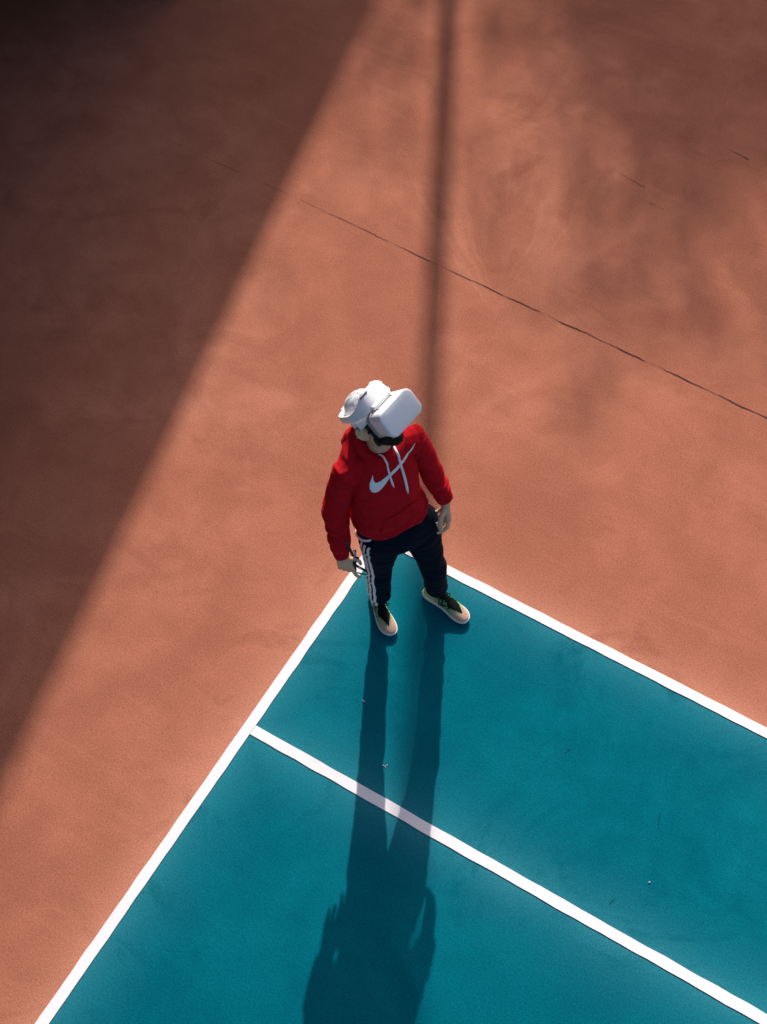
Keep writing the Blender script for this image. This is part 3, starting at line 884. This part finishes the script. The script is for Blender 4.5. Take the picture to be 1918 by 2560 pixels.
def hair_patch(name, maskf, th, strands, slen, seed):
    rnd = random.Random(seed)
    R3 = HMI.to_3x3()
    idx, vs_, fs = {}, [], []
    val = {}
    zc = HEAD_C
    near = [i for i, v_ in enumerate(body.vertices) if (v_.co - zc).length < .2]
    nm = {i: maskf(HMI @ body.vertices[i].co, R3 @ body.vertices[i].normal) for i in near}
    polys = [p for p in body.polygons if all(nm.get(k, 0) > .3 for k in p.vertices)]
    for p in polys:
        f = []
        for k in p.vertices:
            if k not in idx:
                v_ = body.vertices[k]
                t = th * min(1, nm[k]) * (.75 + .8 * noise.noise(v_.co * 90))
                idx[k] = len(vs_); vs_.append(v_.co + v_.normal * (max(.0008, t)))
            f.append(idx[k])
        fs.append(f)
    pts = [(body.vertices[k].co, body.vertices[k].normal) for k in idx]
    dn = (-Uh * .9 - fx * .1)
    for i in range(strands if pts else 0):
        c, n_ = pts[rnd.randrange(len(pts))]
        d = (n_ * rnd.uniform(.5, 1) + dn * rnd.uniform(.3, 1.0) + V(rnd.gauss(0, .35), rnd.gauss(0, .35), rnd.gauss(0, .35))).normalized()
        c = c + V(rnd.gauss(0, .0015), rnd.gauss(0, .0015), rnd.gauss(0, .0015)) + n_ * th * .4
        L = slen * rnd.uniform(.5, 1.2); sd_ = d.orthogonal().normalized() * .0006
        b0 = len(vs_)
        vs_ += [c - sd_, c + sd_, c + d * L]; fs.append([b0, b0 + 1, b0 + 2])
    return link(name, mesh(name, vs_, fs), M_HAIR, person, False)
hair_patch("beard", beard_mask, .0062, 6000, .0065, 1)
hair_patch("hair", temple_mask, .0018, 1200, .005, 2)

# ------------------------------------------------------------------ white cap worn backwards (head frame)
def head_obj(name, me, mat, parent, smooth=True):
    o = link(name, me, mat, parent, smooth)
    o.matrix_local = HM
    return o
def cap_point(u, ph):
    """u 0 = crown button, 1 = equator and beyond; ph around the head, 0 = forward"""
    th = u * R(112)
    x = -.012 + .108 * math.sin(th) * math.cos(ph); y = .087 * math.sin(th) * math.sin(ph); z = .050 + .118 * math.cos(th)
    return V(x, y, z)
def cap_edge(ph):
    # the cap sits high on the forehead and low behind the ears
    zc = .030 + .062 * math.cos(ph) - .012 * math.sin(ph) ** 2
    c = (zc - .050) / .118
    return math.acos(max(-1, min(1, c))) / R(112)
NU, NP = 30, 96
vs_, fs, = [], []
for i in range(NU + 1):
    for k in range(NP):
        ph = 2 * math.pi * k / NP
        u = i / NU * cap_edge(ph)
        p = cap_point(max(u, .001), ph)
        n_ = V((p.x + .012) / .108 ** 2, p.y / .087 ** 2, (p.z - .05) / .118 ** 2).normalized()
        rear = max(0, -math.cos(ph - .5)) ** .7
        f_ = (1 - 2 * abs(noise.noise((ph * 4.2 + 3, u * 1.1, 0)))) * .0065 * rear * math.sin(math.pi * min(1, u / 1.05))
        f_ += .0025 * noise.noise((ph * 3, u * 5, 4))
        seam = .0012 * math.exp(-(((ph / (math.pi / 3) + .5) % 1 - .5) / .02) ** 2)
        vs_.append(p + n_ * (f_ + seam))
for i in range(NU):
    for k in range(NP):
        a, b = i * NP + k, i * NP + (k + 1) % NP
        fs.append([a, b, b + NP, a + NP])
n0 = len(vs_)
# inner rim so that the edge has thickness
for k in range(NP):
    p = vs_[NU * NP + k]; vs_.append(V(-.012 + (p.x + .012) * .965, p.y * .965, p.z + .001))
for k in range(NP):
    a, b = NU * NP + k, NU * NP + (k + 1) % NP
    fs.append([a, b, n0 + (k + 1) % NP, n0 + k])
bmx = bmesh.new(); tmp = mesh("tmp", vs_, fs); bmx.from_mesh(tmp); bpy.data.meshes.remove(tmp)
cap = head_obj("cap", bm_mesh("cap", bmx), M_CAP, person)
cap_bvh = bvh_of(cap.data)
# brim hanging down at the nape
vs_, fs = [], []
NB = 24
for i in range(9):
    r = i / 8
    for k in range(NB + 1):
        a = (k / NB - .5) * R(128)
        e = cap_edge(math.pi - a)
        p0 = cap_point(e, math.pi - a)
        ln = .072 * (math.cos(a * .78) ** .6)
        d = V(-.42, math.sin(a) * .35, -.80).normalized()
        p = p0 + d * ln * r + V(-1, 0, 0) * .012 * math.sin(math.pi * r * .5)
        vs_.append(p)
for i in range(8):
    for k in range(NB):
        a = i * (NB + 1) + k; fs.append([a, a + 1, a + NB + 2, a + NB + 1])
nn = [V(-.85, 0, .5).normalized()] * len(vs_)
if (vs_[1] - vs_[0]).cross(vs_[NB + 1] - vs_[0]).dot(nn[0]) < 0: fs = [f[::-1] for f in fs]
V2, F2 = extrude_sheet(vs_, fs, nn, .003)
br_ = link("brim", mesh("brim", V2, F2), M_CAP, cap, True)
# small teal badge of slanted bars above the right ear
vs_, fs = [], []
for kk, (x0, h0) in enumerate(((-.010, .010), (-.0005, .016), (.009, .022))):
    q = [(x0, .030), (x0 + .0065, .030), (x0 + .0065 - .006, .030 + h0), (x0 - .006, .030 + h0 - .004)]
    b0 = len(vs_)
    for x, z in q:
        h, n_, _, _ = cap_bvh.ray_cast(V(x - .012, -.3, z), V(0, 1, 0))
        vs_.append((h if h is not None else V(x - .012, -.088, z)) + V(0, -.0015, 0))
    fs.append([b0, b0 + 1, b0 + 2, b0 + 3])
link("cap_badge", mesh("cap_badge", *extrude_sheet(vs_, fs, [V(0, -1, 0)] * len(vs_), .001)), M_TEALPRINT, cap)

# ------------------------------------------------------------------ video goggles on the head
gog = empty("video_goggles"); gog.matrix_world = HM
tag(gog, "bulky white video goggles with a wide headband strapped over a white cap", "goggles")
def smooth01(t): t = max(0, min(1, t)); return t * t * (3 - 2 * t)
NPH = 96
prof = 10
vs_, fs = [], []
for k in range(NPH):
    ph = 2 * math.pi * k / NPH
    c, s_ = math.cos(ph), math.sin(ph)
    e = 2 / 2.5
    cx, sx = math.copysign(abs(c) ** e, c), math.copysign(abs(s_) ** e, s_)
    B = V(.004 + (.132 if c > 0 else .138) * cx, .111 * sx, .050 + .088 * (1 + c) / 2)
    w_ = smooth01((c + .05) / 1.05)
    h = .036 + .030 * w_
    lean = .060 * w_
    out = V(c, s_ * .9, 0).normalized()
    T = B - out * lean + UP * h
    th = .011 + .006 * smooth01((-c - .6) / .4) + .004 * w_
    up_ = (T - B).normalized(); nrm = (out - up_ * out.dot(up_)).normalized()
    hl = (T - B).length
    for a, b in ((.0, .25), (.0, .75), (.06, .97), (.3, 1.0), (.7, 1.0), (.94, .97), (1, .75), (1, .25), (.94, .0), (.06, .0)):
        vs_.append(B + up_ * (hl * a) + nrm * (th * (b - .6)))
for k in range(NPH):
    for j in range(prof):
        a, b = k * prof + j, ((k + 1) % NPH) * prof
        fs.append([a, k * prof + (j + 1) % prof, b + (j + 1) % prof, b + j])
bmx = bmesh.new(); tmp = mesh("tmp", vs_, fs); bmx.from_mesh(tmp); bpy.data.meshes.remove(tmp)
band = link("headband", bm_mesh("headband", bmx), M_PLASTIC, gog, True)
def rbox(name, c, s_, mat, parent, bev=.008, seg=4, rot=None, shape=None):
    bm = bmesh.new()
    bmesh.ops.create_cube(bm, size=1.0)
    bmesh.ops.scale(bm, vec=s_, verts=bm.verts[:])
    if shape: shape(bm)
    bmesh.ops.bevel(bm, geom=bm.edges[:], offset=bev, segments=seg, profile=.5, affect='EDGES', clamp_overlap=True)
    o = link(name, bm_mesh(name, bm), mat, parent, True)
    m = Matrix.Translation(c)
    if rot is not None: m = m @ rot
    o.matrix_local = m
    return o
# rear size dial and pad, hinge that carries the display
rbox("rear_pad", (-.139, 0, .066), (.020, .085, .046), M_PLASTIC, band, .007)
rbox("size_dial", (-.153, 0, .066), (.014, .040, .030), M_PLASTIC2, band, .006)
rbox("top_latch", (.024, .082, .146), (.056, .050, .034), M_PLASTIC, band, .014, 4, Matrix.Rotation(R(-25), 4, 'X'))
bb = bvh_of(band.data)
h_, n_, _, _ = bb.ray_cast(V(.088, -.030, .4), V(0, 0, -1))
if h_ is not None:
    ya = (V(0, 1, 0) - n_ * n_.y).normalized(); xa = ya.cross(n_)
    rbox("dark_gap_strip", h_, (.006, .044, .003), M_BLACK, band, .001, 2, Matrix((xa, ya, n_)).transposed().to_4x4())  # black strip stands in for the dark gap between headband and cap
rbox("hinge", (.142, 0, .146), (.026, .115, .020), M_PLASTIC, gog, .008)
VR = Matrix.Rotation(R(-11), 4, 'Y')
def rounded_block(name, c, sx, sy, sz, r, edge, mat, parent, taper=0.0, segs=8):
    """block rounded as seen from the front (radius r), small edge radius towards front and back"""
    out = []
    for (qx, qy) in ((1, 1), (-1, 1), (-1, -1), (1, -1)):
        a0 = {(1, 1): 0, (-1, 1): 90, (-1, -1): 180, (1, -1): 270}[(qx, qy)]
        for i in range(segs + 1):
            a = R(a0 + 90 * i / segs)
            out.append((qx * (sy / 2 - r) + r * math.cos(a), qy * (sz / 2 - r) + r * math.sin(a)))
    def ring(x, inset, t=1.0):
        return [V(x, (abs(y) - inset) * math.copysign(1, y) * t, (abs(z) - inset) * math.copysign(1, z) * t) for y, z in out]
    rings = []
    x0, x1 = -sx / 2, sx / 2
    st = [(x0, edge), (x0 + edge * .3, edge * .3), (x0 + edge, 0)] + [(x0 + edge + (sx - 2 * edge) * i / 4, 0) for i in (1, 2, 3)] + [(x1 - edge, 0), (x1 - edge * .5, edge * .13), (x1 - edge * .13, edge * .5), (x1, edge), (x1 + .002, edge + .020)]
    bm = bmesh.new()
    for x, ins in st:
        t = 1 - taper * (x1 - x) / sx
        rings.append([bm.verts.new(p) for p in ring(x, ins, t)])
    n = len(out)
    for A, B in zip(rings, rings[1:]):
        for k in range(n): bm.faces.new((A[k], A[(k + 1) % n], B[(k + 1) % n], B[k]))
    bm.faces.new(rings[0][::-1]); bm.faces.new(rings[-1])
    o = link(name, bm_mesh(name, bm), mat, parent, True)
    o.matrix_local = Matrix.Translation(c) @ VR
    return o
disp = rounded_block("display_housing", (.182, 0, .078), .112, .208, .132, .034, .008, M_PLASTIC, gog, .10)
rounded_block("light_shield", (.112, 0, .058), .036, .192, .118, .034, .005, M_FOAM, gog, .05)
for s_ in (-1, 1):
    b_ = rbox("button", (-.010, .045 * s_, .0645), (.016, .007, .003), M_PLASTIC2, disp, .001, 2)

# ------------------------------------------------------------------ running shoes
def subdivided(me, levels):
    o = bpy.data.objects.new("tmp", me); COL.objects.link(o)
    m = o.modifiers.new("s", 'SUBSURF'); m.levels = levels; m.render_levels = levels
    out = bpy.data.meshes.new_from_object(o.evaluated_get(bpy.context.evaluated_depsgraph_get()))
    out.name = me.name
    bpy.data.objects.remove(o); bpy.data.meshes.remove(me)
    return out
def knit_mat():
    g = NG("knit_upper", 0.85, 0.12)
    v = g.coord()
    sx = g.n("ShaderNodeSeparateXYZ"); g.l(v, sx.inputs[0])
    toe = g.gray(sx.outputs[0], .08, 0.0, .25, 1.0)
    fine = g.noise(v, 420, 3, .8); mid = g.noise(v, 45, 4, .7)
    c = g.mix(toe, (0.62, 0.55, 0.16), (0.80, 0.47, 0.34))
    c = g.mix(g.gray(mid, .42, 0, .62, .5), c, (0.46, 0.34, 0.22))
    dx = g.math('DIVIDE', g.math('SUBTRACT', sx.outputs[0], .160), .100)
    dy = g.math('DIVIDE', sx.outputs[1], .052)
    d = g.math('SQRT', g.math('ADD', g.math('MULTIPLY', dx, dx), g.math('MULTIPLY', dy, dy)))
    d = g.math('ADD', d, g.math('ADD', g.math('MULTIPLY', g.math('SUBTRACT', fine, .5), 1.1), g.math('MULTIPLY', g.math('SUBTRACT', mid, .5), 1.2)))
    c = g.mix(g.gray(d, .62, .92, 1.0, 0.0), c, (0.03, 0.36, 0.13))
    c = g.mix(g.gray(g.noise(v, 130, 2, .5), .52, 0, .60, .55), c, (0.34, 0.22, 0.13))
    c = g.mix(g.gray(fine, .5, 0, .75, .3), c, (0.82, 0.76, 0.60))
    g.base(c); g.bump(fine, .5, .0015)
    return g.m
M_KNIT = knit_mat()
SOLE_X = [.000, .004, .014, .035, .070, .110, .150, .190, .225, .255, .275, .288, .293]
SOLE_W = [.012, .021, .029, .034, .034, .033, .036, .043, .046, .043, .035, .022, .010]
SOLE_C = [0, 0, 0, 0, .001, .003, .003, 0, -.003, -.006, -.009, -.011, -.012]
UP_Z = [.060, .074, .086, .094, .100, .098, .086, .070, .058, .048, .040, .034, .030]
def lerp_tab(tab, x):
    for (a, b), (p, q) in zip(zip(SOLE_X, SOLE_X[1:]), zip(tab, tab[1:])):
        if x <= b: return p + (q - p) * max(0, (x - a)) / (b - a)
    return tab[-1]
def make_shoe(side, toe, dirv, label):
    """side +1 left foot; built heel at the origin, toe along +x"""
    d = dirv.normalized()
    root = empty("shoe_root"); bpy.data.objects.remove(root)
    M = Matrix.Translation(toe - d * .293) @ Matrix.Rotation(math.atan2(d.y, d.x), 4, 'Z')
    def lk(name, me, mat, parent, smooth=True):
        o = link(name, me, mat, parent, smooth)
        if parent is person: o.matrix_local = M
        return o
    # upper
    bm = bmesh.new(); rings = []
    n = 18
    for x, wd, c, z in zip(SOLE_X, SOLE_W, SOLE_C, UP_Z):
        ring = []
        for k in range(n + 1):
            a = math.pi * k / n
            ca, sa = math.cos(a), math.sin(a)
            y = c * side + math.copysign(abs(ca) ** .75, ca) * wd * .97
            ring.append(bm.verts.new((max(.002, min(.290, x * .985 + .003)), y, .016 + (z - .016) * abs(sa) ** .8)))
        rings.append(ring)
    for A, B in zip(rings, rings[1:]):
        for k in range(n): bm.faces.new((A[k], A[k + 1], B[k + 1], B[k]))
    bm.faces.new(rings[0][::-1]); bm.faces.new(rings[-1])
    upm = subdivided(bm_mesh("shoe", bm), 2)
    shoe = lk("shoe", upm, M_KNIT, person)
    shoe['label'] = label
    ub = bvh_of(upm)
    def top(x, y):
        h, n_, _, _ = ub.ray_cast(V(x, y, .4), V(0, 0, -1))
        return (h, n_) if h is not None else (V(x, y, .05), V(0, 0, 1))
    # sole
    bm = bmesh.new(); rings = []
    for i, (x, wd, c) in enumerate(zip(SOLE_X, SOLE_W, SOLE_C)):
        t = i / (len(SOLE_X) - 1)
        zt = .036 - .012 * smooth01(t * 1.2) + .003 * smooth01((t - .8) * 5); zb = .0 + .010 * smooth01((x - .235) / .06) + .004 * smooth01((.02 - x) / .02)
        w_ = wd + .0035
        prof_ = [(-w_ * .86, zb), (-w_ * .97, zb + .004), (-w_ * 1.02, zb + .012), (-w_ * .99, zt), (-w_ * .86, zt + .001), (w_ * .86, zt + .001), (w_ * .99, zt), (w_ * 1.02, zb + .012), (w_ * .97, zb + .004), (w_ * .86, zb)]
        xx = x + (-.003 if i == 0 else .003 if i == len(SOLE_X) - 1 else 0)
        rings.append([bm.verts.new((xx, y + c * side, z)) for y, z in prof_])
    n2 = len(rings[0])
    for A, B in zip(rings, rings[1:]):
        for k in range(n2): bm.faces.new((A[k], A[(k + 1) % n2], B[(k + 1) % n2], B[k]))
    bm.faces.new(rings[0][::-1]); bm.faces.new(rings[-1])
    lk("sole", subdivided(bm_mesh("sole", bm), 2), M_SOLE, shoe)
    # black tongue strip widening to an arrow over the toes
    rows = []
    for i in range(61):
        x = .085 + (.250 - .085) * i / 60
        if x < .158: hw_ = .0165 + .004 * smooth01((x - .13) / .03)
        elif x < .176: hw_ = .0205 + .0135 * (x - .158) / .018
        else: hw_ = .034 * (1 - min(1, (x - .176) / .074)) ** .8
        hw_ = max(.0006, hw_ * (1 + .30 * noise.noise((x * 200, side, 0)) + .16 * noise.noise((x * 600, side, 2))))
        rows.append((x, hw_))
    pts, nn, fs = [], [], []
    for i, (x, hw_) in enumerate(rows):
        for k in range(7):
            h, n_ = top(x, lerp_tab(SOLE_C, x) * side + hw_ * (k / 3 - 1)); pts.append(h); nn.append(n_)
        if i:
            for k in range(6):
                a = (i - 1) * 7 + k; fs.append([a, a + 1, a + 8, a + 7])
    if (pts[1] - pts[0]).cross(pts[7] - pts[0]).z < 0: fs = [f[::-1] for f in fs]
    lk("tongue", mesh("tongue", *extrude_sheet(pts, fs, nn, .0018)), M_LACE, shoe)
    # laces: crossings, bow loops and ends
    bm = bmesh.new()
    for j in range(5):
        x0 = .098 + j * .0145
        for q in (1, -1):
            P_ = []
            for k in range(9):
                t = k / 8 * 2 - 1
                h, n_ = top(x0 + .007 * t * q, t * (.024 - .001 * j)); P_.append(h + n_ * (.0030 + .0012 * (q > 0)))
            tube(bm, P_, [.0021] * 9, 6)
    for q in (1, -1):
        P_ = []
        for k in range(15):
            t = k / 14 * math.pi * 2
            x = .112 + .020 * math.sin(t * .5) * (1 if q > 0 else 1.25) + .008 * math.sin(t); y = q * (.004 + .040 * math.sin(t * .5) ** 1.0) + .008 * math.sin(t)
            h, n_ = top(x, y); P_.append(h + n_ * .004 + V(0, 0, .005 * math.sin(t * .5)))
        tube(bm, P_, [.0020] * 15, 6)
        P_ = []
        for k in range(9):
            t = k / 8
            h, n_ = top(.112 + .038 * t, q * (.004 + .036 * t ** .8) + .006 * math.sin(t * 5)); P_.append(h + n_ * .0035)
        tube(bm, P_, [.0019] * 9, 6)
    lk("laces", bm_mesh("laces", bm), M_LACE, shoe)
    # curved dark mark low on the inner side
    pts, nn, fs = [], [], []
    for i in range(13):
        t = i / 12
        x = .110 + .055 * t; zc = .050 + .012 * t * t - .006 * math.sin(t * math.pi); hw_ = .006 * math.sin(math.pi * min(1, (1 - t) * 1.15 + .02)) ** .8 + .0008
        for k in (-1, 1):
            h, n_, _, _ = ub.ray_cast(V(x, -side * .3, zc + k * hw_), V(0, side, 0))
            pts.append(h if h is not None else V(x, -side * .035, zc)); nn.append(n_ if h is not None else V(0, -side, 0))
        if i: a = (i - 1) * 2; fs.append([a, a + 1, a + 3, a + 2])
    if (pts[1] - pts[0]).cross(pts[2] - pts[0]).dot(V(0, -side, 0)) < 0: fs = [f[::-1] for f in fs]
    lk("side_mark", mesh("side_mark", *extrude_sheet(pts, fs, nn, .0014)), M_BLACK, shoe)
    # ankle collar
    bm = bmesh.new(); tube(bm, [V(.070, 0, .070), V(.074, 0, .11), V(.078, 0, .155)], [(.044, .030), (.041, .029), (.038, .028)], 18, V(1, 0, 0))
    lk("sock", bm_mesh("sock", bm), M_LACE, shoe)
    return shoe
make_shoe(-1, V(.036, 3.628, .008), V(.306, -.952, 0), "shoe pointing towards the singles sideline")
make_shoe(1, V(.452, 3.724, .008), V(.80, -.60, 0), "shoe turned outwards to the doubles sideline")

# ------------------------------------------------------------------ remote controller in the right hand
rc = empty("remote_controller", (-.137, 3.575, .885))
tag(rc, "small black folded remote controller gripped in the man's right hand", "controller")
rbox("body", (0, 0, 0), (.017, .075, .120), M_BLACK, rc, .006, 3)
rbox("top_plate", (.001, -.010, .074), (.012, .040, .030), M_PLASTIC2, rc, .004, 3)
def rod(name, p0, p1, r, mat, parent, r1=None):
    bm = bmesh.new(); capsule(bm, p0, p1, r, r1 or r, 10)
    return link(name, bm_mesh(name, bm), mat, parent, True)
rod("antenna", V(-.008, -.020, .10), V(-.034, -.022, .235), .0065, M_BLACK, rc)
st = rod("joystick", V(.004, -.030, .100), V(.016, -.036, .104), .0035, M_BLACK, rc)
rod("stick_cap", V(.015, -.036, .104), V(.017, -.037, .105), .0060, M_BLACK, st)
a1 = rod("clamp_arm", V(.006, -.022, .010), V(.054, -.022, -.046), .0062, M_BLACK, rc)
rod("clamp_spring", V(.017, -.0225, -.003), V(.027, -.0225, -.015), .0066, M_PLASTIC2, a1)
rod("clamp_tip", V(.054, -.022, -.046), V(.058, -.022, -.051), .0040, M_SOLE, a1)
a2 = rod("clamp_arm", V(.002, -.022, -.058), V(.057, -.022, -.080), .0034, M_BLACK, rc)
rod("clamp_tip", V(.057, -.022, -.080), V(.060, -.022, -.082), .0036, M_SOLE, a2)

# ------------------------------------------------------------------ small litter on the court
def scrap(cx, cy, parts, label, seed):
    rnd = random.Random(seed)
    vs_, fs = [], []
    for dx, dy, L, W_, a in parts:
        n = 9; b0 = len(vs_)
        ring = []
        for k in range(n):
            t = 2 * math.pi * k / n
            x, y = math.cos(t) * L * rnd.uniform(.7, 1.1), math.sin(t) * W_ * rnd.uniform(.6, 1.2)
            ring.append((dx + x * math.cos(a) - y * math.sin(a), dy + x * math.sin(a) + y * math.cos(a)))
        vs_ += [V(x, y, .002 + rnd.uniform(0, .004)) for x, y in ring] + [V(x * .9 + dx * .1, y * .9 + dy * .1, 0) for x, y in ring]
        fs.append([b0 + k for k in range(n)])
        for k in range(n): fs.append([b0 + n + k, b0 + n + (k + 1) % n, b0 + (k + 1) % n, b0 + k])
    o = link("litter_scrap", mesh("litter_scrap", vs_, fs), M_SCRAP)
    o.location = (cx, cy, .0045)
    tag(o, label, "litter", "pale scraps lying on the teal court")
M_SCRAP = simple("dry_petal", (0.52, 0.52, 0.46), 0.9, 0.1, 0.25, 200)
scrap(-.105, 3.265, [(0, 0, .007, .003, 1.2), (.006, -.006, .006, .003, .2)], "tiny pale scrap in the shadow of the man's right leg", 1)
scrap(.008, 2.906, [(-.010, .004, .005, .002, -.6), (.0, -.002, .004, .003, .5), (.010, .004, .004, .0025, .9), (.003, -.009, .003, .002, 1.5)], "broken pale petal scraps between the two leg shadows above the singles line", 2)
scrap(1.275, 2.311, [(0, 0, .006, .004, .4)], "lone pale scrap in the sunlit alley right of the shadow", 3)
